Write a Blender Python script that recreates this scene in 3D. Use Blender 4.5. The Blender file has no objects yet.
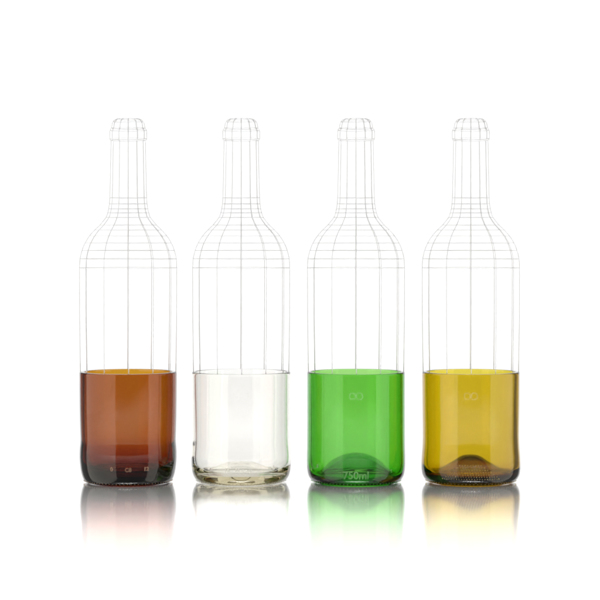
import bpy, bmesh, math, random
from mathutils import Vector
random.seed(7)
PI = math.pi
PX = 0.00077                      # metres per photograph pixel in the plane of the glasses
SC = bpy.context.scene
COL = SC.collection

# ------------------------------------------------------------------ camera
DIST, HORIZON, BASE_Y = 2250.0, 237.0, 482.0
cam_d = bpy.data.cameras.new('camera')
cam = bpy.data.objects.new('camera', cam_d)
COL.objects.link(cam)
cam.location = (0, -DIST * PX, (BASE_Y - HORIZON) * PX)
cam.rotation_euler = (PI / 2, 0, 0)
cam_d.sensor_width = 36
cam_d.lens = 36 * DIST / 600.0
cam_d.shift_y = -(300.0 - HORIZON) / 600.0
cam_d.clip_start, cam_d.clip_end = 0.01, 50
SC.camera = cam

# ------------------------------------------------------------------ studio light
world = bpy.data.worlds.new('World')
SC.world = world
world.use_nodes = True
bgn = world.node_tree.nodes['Background']
bgn.inputs[0].default_value = (0.20, 0.20, 0.20, 1)
bgn.inputs[1].default_value = 1.0

def softbox(name, loc, target, sx, sy, radiance, spread=180, col=(1, 1, 1)):
    d = bpy.data.lights.new(name, 'AREA')
    d.shape = 'RECTANGLE'
    d.size, d.size_y = sx, sy
    d.energy = radiance * PI * sx * sy
    d.color = col
    d.spread = math.radians(spread)
    o = bpy.data.objects.new(name, d)
    COL.objects.link(o)
    o.location = loc
    v = Vector(target) - Vector(loc)
    o.rotation_euler = v.to_track_quat('-Z', 'Y').to_euler()
    return o

softbox('softbox_left', (-0.70, -0.50, 0.20), (0.0, -0.50, 0.20), 1.40, 1.40, 1.40, 180, (1.0, 0.95, 0.83))
softbox('softbox_right', (0.70, -0.22, 0.20), (0.0, -0.22, 0.20), 0.84, 1.40, 1.40, 180, (1.0, 0.95, 0.83))
softbox('softbox_overhead', (0, 0.10, 1.25), (0, 0.10, 0), 1.60, 1.60, 0.7)
softbox('reflection_fade_lamp', (0, -0.44, 0.44), (0, -0.44, 0), 1.20, 0.44, 7.8, 65)  # added lamp, washes out the table reflections in front of the glasses
softbox('backdrop_lamp', (0, 1.86, 0.50), (0, 1.5, 0.50), 2.70, 3.0, 1.42)

SC.view_settings.view_transform = 'Standard'
SC.view_settings.look = 'None'
SC.view_settings.exposure = 0.0
SC.view_settings.gamma = 1.0
cy = SC.cycles
cy.max_bounces = 32
cy.transmission_bounces = 28
cy.glossy_bounces = 12
cy.diffuse_bounces = 5
cy.transparent_max_bounces = 24
cy.caustics_reflective = True
cy.caustics_refractive = True
cy.blur_glossy = 0.2
cy.sample_clamp_indirect = 12
cy.use_denoising = True
cy.filter_width = 1.9

# ------------------------------------------------------------------ helpers
def link_mesh(name, verts, faces, mat, parent=None, smooth=True):
    me = bpy.data.meshes.new(name)
    me.from_pydata(verts, [], faces)
    bm = bmesh.new(); bm.from_mesh(me)
    bmesh.ops.recalc_face_normals(bm, faces=bm.faces)
    bm.to_mesh(me); bm.free()
    me.polygons.foreach_set('use_smooth', [smooth] * len(me.polygons))
    me.materials.append(mat)
    o = bpy.data.objects.new(name, me)
    COL.objects.link(o)
    if parent:
        o.parent = parent
    return o

def new_mat(name):
    m = bpy.data.materials.new(name)
    m.use_nodes = True
    nt = m.node_tree
    nt.nodes.clear()
    out = nt.nodes.new('ShaderNodeOutputMaterial')
    return m, nt, out

def glass_mat(name, sigma, ior=1.5):
    m, nt, out = new_mat(name)
    g = nt.nodes.new('ShaderNodeBsdfGlass')
    g.inputs['Color'].default_value = (1, 1, 1, 1)
    g.inputs['Roughness'].default_value = 0.0
    g.inputs['IOR'].default_value = ior
    # faint waviness of moulded bottle glass
    tc = nt.nodes.new('ShaderNodeTexCoord')
    mp = nt.nodes.new('ShaderNodeMapping')
    mp.inputs['Scale'].default_value = (1.0, 1.0, 0.35)
    nz = nt.nodes.new('ShaderNodeTexNoise')
    nz.inputs['Scale'].default_value = 55
    nz.inputs['Detail'].default_value = 1.5
    bp = nt.nodes.new('ShaderNodeBump')
    bp.inputs['Strength'].default_value = 0.10
    bp.inputs['Distance'].default_value = 0.0006
    nt.links.new(tc.outputs['Object'], mp.inputs['Vector'])
    nt.links.new(mp.outputs[0], nz.inputs['Vector'])
    nt.links.new(nz.outputs[0], bp.inputs['Height'])
    nt.links.new(bp.outputs[0], g.inputs['Normal'])
    nt.links.new(g.outputs[0], out.inputs['Surface'])
    v = nt.nodes.new('ShaderNodeVolumeAbsorption')
    d = max(sigma)
    v.inputs['Density'].default_value = d
    v.inputs['Color'].default_value = (1 - sigma[0] / d, 1 - sigma[1] / d, 1 - sigma[2] / d, 1)
    nt.links.new(v.outputs[0], out.inputs['Volume'])
    return m

M_AMBER = glass_mat('amber_glass', (138, 318, 1000))
M_CLEAR = glass_mat('clear_glass', (8.5, 10.0, 16.0))
M_GREEN = glass_mat('green_glass', (355, 106, 540))
M_OLIVE = glass_mat('olive_glass', (74, 122, 720))

def raised_glint_mat(name, col):
    """Rough raised glass: moulded characters and dots, tinted pale to paint in their glints."""
    m, nt, out = new_mat(name)
    g = nt.nodes.new('ShaderNodeBsdfPrincipled')
    g.inputs['Base Color'].default_value = (*col, 1)
    g.inputs['Roughness'].default_value = 0.28
    g.inputs['IOR'].default_value = 1.5
    g.inputs['Transmission Weight'].default_value = 0.91
    nt.links.new(g.outputs[0], out.inputs['Surface'])
    return m
M_RAISED = {'amber': raised_glint_mat('raised_amber_glass', (0.95, 0.72, 0.50)),
            'clear': raised_glint_mat('raised_clear_glass', (0.97, 0.97, 0.92)),
            'green': raised_glint_mat('raised_green_glass', (0.75, 0.95, 0.65)),
            'olive': raised_glint_mat('raised_olive_glass', (0.95, 0.85, 0.45))}

def etched_mat():
    m, nt, out = new_mat('etched_frost')
    d = nt.nodes.new('ShaderNodeBsdfDiffuse')
    d.inputs['Color'].default_value = (0.85, 0.85, 0.85, 1)
    t = nt.nodes.new('ShaderNodeBsdfTransparent')
    mx = nt.nodes.new('ShaderNodeMixShader')
    mx.inputs[0].default_value = 0.045
    nt.links.new(t.outputs[0], mx.inputs[1])
    nt.links.new(d.outputs[0], mx.inputs[2])
    nt.links.new(mx.outputs[0], out.inputs['Surface'])
    return m
M_ETCH = etched_mat()

def wire_mat():
    m, nt, out = new_mat('grey_wire')
    p = nt.nodes.new('ShaderNodeBsdfPrincipled')
    p.inputs['Roughness'].default_value = 0.6
    nz = nt.nodes.new('ShaderNodeTexNoise'); nz.inputs['Scale'].default_value = 90
    rp = nt.nodes.new('ShaderNodeValToRGB')
    rp.color_ramp.elements[0].color = (0.585, 0.59, 0.615, 1)
    rp.color_ramp.elements[1].color = (0.66, 0.665, 0.69, 1)
    nt.links.new(nz.outputs[0], rp.inputs[0])
    nt.links.new(rp.outputs[0], p.inputs['Base Color'])
    nt.links.new(p.outputs[0], out.inputs['Surface'])
    return m
M_WIRE = wire_mat()

def acrylic_mat():
    m, nt, out = new_mat('white_mirror_acrylic')
    d = nt.nodes.new('ShaderNodeBsdfDiffuse')
    d.inputs['Color'].default_value = (0.86, 0.86, 0.86, 1)
    g = nt.nodes.new('ShaderNodeBsdfGlossy')
    g.inputs['Color'].default_value = (1, 1, 1, 1)
    nz = nt.nodes.new('ShaderNodeTexNoise'); nz.inputs['Scale'].default_value = 6
    mr = nt.nodes.new('ShaderNodeMapRange')
    mr.inputs['To Min'].default_value = 0.090
    mr.inputs['To Max'].default_value = 0.105
    nt.links.new(nz.outputs[0], mr.inputs['Value'])
    nt.links.new(mr.outputs[0], g.inputs['Roughness'])
    mx = nt.nodes.new('ShaderNodeMixShader')
    mx.inputs[0].default_value = 0.86
    nt.links.new(d.outputs[0], mx.inputs[1])
    nt.links.new(g.outputs[0], mx.inputs[2])
    nt.links.new(mx.outputs[0], out.inputs['Surface'])
    return m
M_TABLE = acrylic_mat()

def diffuser_mat():
    m, nt, out = new_mat('white_diffusion_cloth')
    t = nt.nodes.new('ShaderNodeBsdfTranslucent')
    t.inputs['Color'].default_value = (0.8, 0.8, 0.8, 1)
    d = nt.nodes.new('ShaderNodeBsdfDiffuse')
    d.inputs['Color'].default_value = (0.8, 0.8, 0.8, 1)
    mx = nt.nodes.new('ShaderNodeMixShader'); mx.inputs[0].default_value = 0.15
    nt.links.new(t.outputs[0], mx.inputs[1])
    nt.links.new(d.outputs[0], mx.inputs[2])
    nt.links.new(mx.outputs[0], out.inputs['Surface'])
    return m
M_CLOTH = diffuser_mat()

# ------------------------------------------------------------------ the setting: a white mirror table before a backlit diffuser
def build_setting():
    X, y0, y1, th = 1.20, -1.35, 1.62, 0.006
    v = [(x, y, z) for z in (-th, 0) for (x, y) in ((-X, y0), (X, y0), (X, y1), (-X, y1))]
    f = [(0, 3, 2, 1), (4, 5, 6, 7), (0, 1, 5, 4), (1, 2, 6, 5), (2, 3, 7, 6), (3, 0, 4, 7)]
    o = link_mesh('tabletop', v, f, M_TABLE, smooth=False)
    o['kind'] = 'structure'
    W = BACKDROP_HALF
    v = [(-W, 1.65, -0.9), (W, 1.65, -0.9), (W, 1.65, 1.9), (-W, 1.65, 1.9)]
    o = link_mesh('backdrop', v, [(0, 1, 2, 3)], M_CLOTH, smooth=False)
    o['kind'] = 'structure'
BACKDROP_HALF = 1.25
build_setting()

# ------------------------------------------------------------------ glass tumblers
def spline(pts, n):
    """Catmull-Rom through pts, n steps per span."""
    out = []
    P = [pts[0]] + list(pts) + [pts[-1]]
    for i in range(1, len(P) - 2):
        p0, p1, p2, p3 = P[i - 1], P[i], P[i + 1], P[i + 2]
        for k in range(n):
            t = k / n
            out.append(tuple(0.5 * (2 * p1[j] + (p2[j] - p0[j]) * t
                       + (2 * p0[j] - 5 * p1[j] + 4 * p2[j] - p3[j]) * t * t
                       + (-p0[j] + 3 * p1[j] - 3 * p2[j] + p3[j]) * t ** 3) for j in (0, 1)))
    out.append(pts[-1])
    return out

RIM = 110.0
class Shape:
    pass

SHAPES = {}
def shape(key, heel_wall, inner, under, wall):
    s = Shape()
    s.outer = heel_wall          # contact ring up to just under the rim, (r, z) in pixels
    s.inner = inner              # from the top of the inner wall down to the centre
    s.under = under              # from the centre of the punt out to the contact ring
    SHAPES[key] = s

def topring(ro, ri):
    """Cut and fire-polished rim: nearly flat with small rounded edges."""
    return [(ro - 0.02, RIM - 1.0), (ro - 0.12, RIM - 0.50), (ro - 0.40, RIM - 0.16), (ro - 0.85, RIM - 0.02),
            (ro - 1.5, RIM + 0.02), ((ro + ri) / 2, RIM + 0.03), (ri + 1.5, RIM + 0.02),
            (ri + 0.85, RIM - 0.02), (ri + 0.40, RIM - 0.16), (ri + 0.12, RIM - 0.50), (ri + 0.02, RIM - 1.0)]

shape('amber',
      [(40.5, 0), (42.6, 0.7), (44.6, 3.0), (46.4, 8), (47.7, 15), (48.4, 23), (48.4, 30), (48.1, 35), (47.6, 39.5),
       (47.5, 43), (47.7, 49), (48.0, 58), (48.3, 72), (48.5, 92), (48.6, 107)],
      [(43.6, 107), (43.5, 92), (43.3, 72), (43.0, 56), (42.4, 44), (41.9, 36), (41.2, 29), (39.6, 20.5), (36.8, 14.8),
       (32.5, 11.4), (27, 9.4), (17, 11.4), (8, 13.0), (0, 13.4)],
      [(0, 8.0), (10, 7.4), (20, 5.4), (29, 3.0), (35, 1.2), (38.2, 0.2)], 4)
shape('clear',
      [(40.5, 0), (43.0, 0.7), (45.8, 3.0), (48.0, 7), (49.2, 12), (49.8, 19), (49.8, 26), (49.4, 34), (48.9, 42),
       (48.8, 50), (48.9, 60), (49.0, 74), (49.2, 92), (49.2, 107)],
      [(45.6, 107), (45.5, 92), (45.3, 74), (45.1, 58), (45.1, 46), (45.4, 34), (45.8, 24), (44.9, 16), (41.5, 10.8),
       (36, 9.6), (28, 12.0), (19, 16.2), (9, 19.3), (0, 20.2)],
      [(0, 13.0), (10, 11.8), (20, 8.2), (29, 4.0), (35, 1.4), (38.2, 0.2)], 4)
shape('green',
      [(40.5, 0), (43.0, 0.7), (45.8, 3.2), (47.8, 7), (48.8, 12), (49.2, 19), (49.1, 28), (48.9, 40), (48.8, 60), (48.8, 80), (48.8, 107)],
      [(45.0, 107), (45.0, 80), (45.0, 60), (45.0, 40), (45.1, 26), (44.8, 16), (43.2, 9.5), (40.2, 7.2), (36.6, 9.0),
       (31, 14.5), (24, 20.6), (16, 25.6), (8, 28.2), (0, 29.0)],
      [(0, 25.4), (8, 24.5), (16, 21.4), (24, 15.6), (31, 8.4), (35.8, 2.4), (38.6, 0.2)], 4)
shape('olive',
      [(40.5, 0), (43.2, 0.7), (46.2, 3.2), (48.3, 7), (49.3, 12), (49.4, 19), (49.0, 27), (48.4, 35), (48.1, 43),
       (48.1, 54), (48.3, 68), (48.5, 88), (48.6, 107)],
      [(44.1, 107), (44.0, 88), (43.7, 68), (43.5, 54), (43.4, 43), (43.7, 33), (44.2, 22), (43.7, 14), (41.0, 10.0),
       (36, 10.2), (29, 13.2), (20, 18.4), (12, 23.6), (6, 26.0), (0, 26.6)],
      [(0, 15.0), (8, 14.0), (15, 11.4), (22, 7.6), (29, 3.6), (34.5, 1.4), (38.4, 0.2)], 4)

SEG = 176
def build_tumbler(key, mat, cx_px):
    s = SHAPES[key]
    prof = []
    prof += spline(s.under, 6)[1:]
    prof += spline(s.outer, 6)
    prof += topring(s.outer[-1][0], s.inner[0][0])
    prof += spline(s.inner, 6)[:-1]
    s.outer_fine = spline(s.outer, 10)
    seed = random.random() * 6
    verts, faces = [], []
    n_under = len(spline(s.under, 6)) - 1
    n_outer = len(spline(s.outer, 6)) + 7
    for i, (r, z) in enumerate(prof):
        inner = i >= n_under + n_outer
        for k in range(SEG):
            a = 2 * PI * k / SEG
            w = 0.0
            if inner and r > 30:      # the blown inside wall is a little uneven
                fade = min(1.0, max(0.0, (RIM - z) / 25.0))
                w = fade * (0.20 * math.sin(2 * a + seed + z * 0.011) + 0.11 * math.sin(5 * a + 2.1 * seed - z * 0.02)
                            + 0.05 * math.sin(9 * a + seed))
            verts.append(((r + w) * PX * math.cos(a), (r + w) * PX * math.sin(a), z * PX))
    N = len(prof)
    for i in range(N - 1):
        for k in range(SEG):
            k2 = (k + 1) % SEG
            faces.append((i * SEG + k, i * SEG + k2, (i + 1) * SEG + k2, (i + 1) * SEG + k))
    verts.append((0, 0, s.under[0][1] * PX)); cu = len(verts) - 1
    verts.append((0, 0, s.inner[-1][1] * PX)); ci = len(verts) - 1
    for k in range(SEG):
        k2 = (k + 1) % SEG
        faces.append((cu, k2, k))
        faces.append((ci, (N - 1) * SEG + k, (N - 1) * SEG + k2))
    o = link_mesh('glass_tumbler', verts, faces, mat)
    o.location = ((cx_px - 300) * PX, 0, 0.0004)
    return o

def r_at(s, z):
    f = s.outer_fine
    for (r0, z0), (r1, z1) in zip(f, f[1:]):
        if z0 <= z <= z1:
            t = (z - z0) / max(1e-6, z1 - z0)
            return r0 + (r1 - r0) * t
    return f[-1][0]

def wrap(s, u, z, off):
    """Arc length u (px, positive to the right of the front), height z (px), off px outside the wall."""
    r = r_at(s, z) + off
    a = u / r_at(s, max(z, 20))
    return (r * math.sin(a) * PX, -r * math.cos(a) * PX, z * PX)

def lettering(o, key, words, mat):
    """Raised moulded characters round the heel; words = [(text, u_px, z_px, height_px)]."""
    s = SHAPES[key]
    for (txt, u0, z0, h) in words:
        V, F = [], []
        c = bpy.data.curves.new('text', 'FONT')
        c.body = txt
        c.size = h * 1.38
        c.align_x = 'CENTER'
        c.extrude = 0.20
        c.bevel_depth = 0.10
        c.bevel_resolution = 1
        c.offset = 0.06
        t = bpy.data.objects.new('text', c)
        COL.objects.link(t)
        me = bpy.data.meshes.new_from_object(t.evaluated_get(bpy.context.evaluated_depsgraph_get()))
        b = len(V)
        for v in me.vertices:
            V.append(wrap(s, u0 + v.co.x, z0 + v.co.y, 0.36 + v.co.z))
        for p in me.polygons:
            F.append(tuple(b + i for i in p.vertices))
        bpy.data.objects.remove(t)
        bpy.data.curves.remove(c)
        bpy.data.meshes.remove(me)
        link_mesh('embossed_lettering', V, F, mat, o, smooth=False)

def bumps(o, name, pts, rad, mat, squash=1.0):
    V, F = [], []
    bm = bmesh.new()
    bmesh.ops.create_icosphere(bm, subdivisions=2, radius=1)
    sv = [v.co.copy() for v in bm.verts]
    sf = [tuple(v.index for v in f.verts) for f in bm.faces]
    bm.free()
    for (x, y, z) in pts:
        b = len(V)
        for c in sv:
            V.append((x + c.x * rad * PX, y + c.y * rad * PX, z + c.z * rad * squash * PX))
        F += [tuple(b + i for i in f) for f in sf]
    return link_mesh(name, V, F, mat, o)

def stipple_ring(o, key, mat, n=75):
    """The ring of small moulded dots just above the contact edge."""
    s = SHAPES[key]
    z = 1.7
    r = r_at(s, z) + 0.35
    pts = [(r * math.cos(2 * PI * k / n) * PX, r * math.sin(2 * PI * k / n) * PX, z * PX) for k in range(n)]
    bumps(o, 'stippled_ring', pts, 0.45, mat)

def tube(path, rad, closed=False, n=8):
    V, F = [], []
    L = len(path)
    for i, p in enumerate(path):
        p = Vector(p)
        a = Vector(path[(i - 1) % L] if (closed or i > 0) else path[i])
        b = Vector(path[(i + 1) % L] if (closed or i < L - 1) else path[i])
        t = (b - a).normalized()
        ref = Vector((0, 0, 1)) if abs(t.z) < 0.9 else Vector((p.y, -p.x, 0)).normalized() if (p.x or p.y) else Vector((1, 0, 0))
        e1 = t.cross(ref).normalized()
        e2 = t.cross(e1).normalized()
        for k in range(n):
            q = p + (e1 * math.cos(2 * PI * k / n) + e2 * math.sin(2 * PI * k / n)) * rad
            V.append(tuple(q))
    for i in range(L if closed else L - 1):
        j = (i + 1) % L
        for k in range(n):
            k2 = (k + 1) % n
            F.append((i * n + k, i * n + k2, j * n + k2, j * n + k))
    if not closed:
        F.append(tuple(range(n)))
        F.append(tuple((L - 1) * n + k for k in range(n)))
    return V, F

def emblem(o, key):
    """Two rounded loops side by side, etched near the rim."""
    s = SHAPES[key]
    V, F = [], []
    def band(loop, w):
        n = len(loop)
        b = len(V)
        for i, (u, z) in enumerate(loop):
            u0, z0 = loop[i - 1]; u1, z1 = loop[(i + 1) % n]
            tx, tz = u1 - u0, z1 - z0
            l = math.hypot(tx, tz) or 1
            nx, nz = -tz / l, tx / l
            for off in (0.10, 0.22):
                V.append(wrap(s, u + nx * w, z + nz * w, off))
                V.append(wrap(s, u - nx * w, z - nz * w, off))
        for i in range(n):
            j = (i + 1) % n
            A, B = b + 4 * i, b + 4 * j
            F.append((A, A + 1, B + 1, B)); F.append((A + 2, B + 2, B + 3, A + 3))
            F.append((A, B, B + 2, A + 2)); F.append((A + 1, A + 3, B + 3, B + 1))
    def loop(cu, cz, hu, hz, p=3.0, n=40):
        out = []
        for k in range(n):
            a = 2 * PI * k / n
            c, q = math.cos(a), math.sin(a)
            out.append((cu + hu * math.copysign(abs(c) ** (2 / p), c), cz + hz * math.copysign(abs(q) ** (2 / p), q)))
        return out
    band(loop(-3.4, 88.6, 2.9, 3.0), 0.62)
    band(loop(3.4, 88.6, 2.9, 3.0), 0.62)
    link_mesh('etched_emblem', V, F, M_ETCH, o, smooth=False)

# ------------------------------------------------------------------ wire outline of the missing bottle top
WIRE = [(119.3, 9.5), (119.6, 11.8), (121.0, 14.2), (123.5, 15.8), (127, 16.5), (128.6, 16.7), (130, 17.9), (131.5, 18.5),
        (138.5, 18.5), (140.3, 18.2), (141.2, 17.2), (165, 17.6), (190, 18.1), (198.4, 18.4), (204.4, 18.8), (209.4, 19.5),
        (213.4, 20.5), (218, 22.2), (225.6, 28.2), (230.6, 33.4), (236.6, 38.6), (243.6, 43.0), (251, 46.0), (259.4, 48.0),
        (268.4, 48.5), (320, 48.4), (371.3, 48.0)]
RINGS = [(119.4, 10.4), (122.2, 15.1), (128.6, 16.7), (131.0, 18.4), (139.4, 18.45), (141.1, 17.3),
         198.4, 204.4, 209.4, 213.4, 218, 225.6, 230.6, 236.6, 243.6, 251, 259.4, 268.4]
def wire_r(y):
    for (y0, r0), (y1, r1) in zip(WIRE, WIRE[1:]):
        if y0 <= y <= y1:
            return r0 + (r1 - r0) * (y - y0) / (y1 - y0)

def build_outline():
    root = bpy.data.objects.new('wire_bottle_outline', None)
    root.empty_display_size = 0.03
    COL.objects.link(root)
    zr = RIM + 0.03
    z_of = lambda y: (BASE_Y - y - zr) * PX
    prof = WIRE[:13] + [p for p in spline(WIRE[12:-2], 4)[1:]] + WIRE[-2:]
    rib_r, ring_r = 0.00026, 0.00021
    path = [(0.0, -r * PX, z_of(y)) for (y, r) in prof]
    path[-1] = (0.0, -47.6 * PX, 0.0)
    V, F = tube(path, rib_r)
    rib0 = link_mesh('rib', V, F, M_WIRE, root)
    for k in range(1, 12):
        r = rib0.copy()
        COL.objects.link(r)
        r.parent = root
        r.rotation_euler = (0, 0, k * PI / 6)
    for q in RINGS:
        y, rad = q if isinstance(q, tuple) else (q, wire_r(q))
        n = 96
        path = [(rad * PX * math.cos(2 * PI * k / n), rad * PX * math.sin(2 * PI * k / n), z_of(y)) for k in range(n)]
        V, F = tube(path, ring_r, closed=True, n=6)
        link_mesh('ring', V, F, M_WIRE, root)
    return root

def copy_thing(o):
    c = o.copy(); COL.objects.link(c)
    for ch in o.children:
        d = ch.copy(); COL.objects.link(d); d.parent = c
    return c

# ------------------------------------------------------------------ place them
CX = {'amber': 128.2, 'clear': 241.2, 'green': 356.0, 'olive': 470.8}
MATS = {'amber': M_AMBER, 'clear': M_CLEAR, 'green': M_GREEN, 'olive': M_OLIVE}
LABELS = {
    'amber': 'amber brown glass tumbler cut from a bottle, dark at its base',
    'clear': 'clear colourless glass tumbler with a pale yellowish base',
    'green': 'bright green glass tumbler with a tall round dome in its base',
    'olive': 'yellow olive glass tumbler with a dotted peaked base',
}
WLABELS = {
    'amber': 'thin grey wire outline of a bottle top above the amber brown tumbler',
    'clear': 'thin grey wire outline of a bottle top above the clear colourless tumbler',
    'green': 'thin grey wire outline of a bottle top above the bright green tumbler',
    'olive': 'thin grey wire outline of a bottle top above the yellow olive tumbler',
}
first = None
for key in ('amber', 'clear', 'green', 'olive'):
    g = build_tumbler(key, MATS[key], CX[key])
    turn = math.atan2((CX[key] - 300), DIST)          # each one faces the camera
    g.rotation_euler.z = -turn
    g['label'] = LABELS[key]
    g['category'] = 'glass'
    g['group'] = 'glass tumblers cut from bottles in a row'
    stipple_ring(g, key, M_RAISED[key])
    if key == 'amber':
        lettering(g, key, [('0', -16.5, 15.2, 3.9), ('C8', 0, 14.6, 3.9), ('12', 18, 15.2, 3.9)], M_RAISED[key])
    elif key == 'clear':
        lettering(g, key, [('16', -14, 14.0, 4.2), ('Hanno', 2, 14.0, 4.2), ('1', 34, 16.0, 4.2)], M_RAISED[key])
        emblem(g, key)
    elif key == 'green':
        lettering(g, key, [('750ml', 0, 7.6, 7.6), ('8', -43, 17, 3.6), ('·:', 38, 13, 4)], M_RAISED[key])
        emblem(g, key)
    else:
        emblem(g, key)
        s = SHAPES[key]
        pts = []
        for row in range(7):                           # rows of raised dots on the front of the heel
            z = 7.0 + row * 2.3
            half = 30 - row * 3.2
            u = -half + (row % 2) * 1.3
            while u < half:
                pts.append(wrap(s, u, z, 0.5)); u += 2.6
        bumps(g, 'stippled_patch', pts, 0.5, M_RAISED[key])
    if first is None:
        w = first = build_outline()
    else:
        w = copy_thing(first)
    w.location = (g.location.x, 0, g.location.z + (RIM + 0.03) * PX)
    w.rotation_euler.z = -turn + math.radians(0.6)
    w['label'] = WLABELS[key]
    w['category'] = 'wire outline'
    w['group'] = 'wire bottle outlines standing on the tumblers'
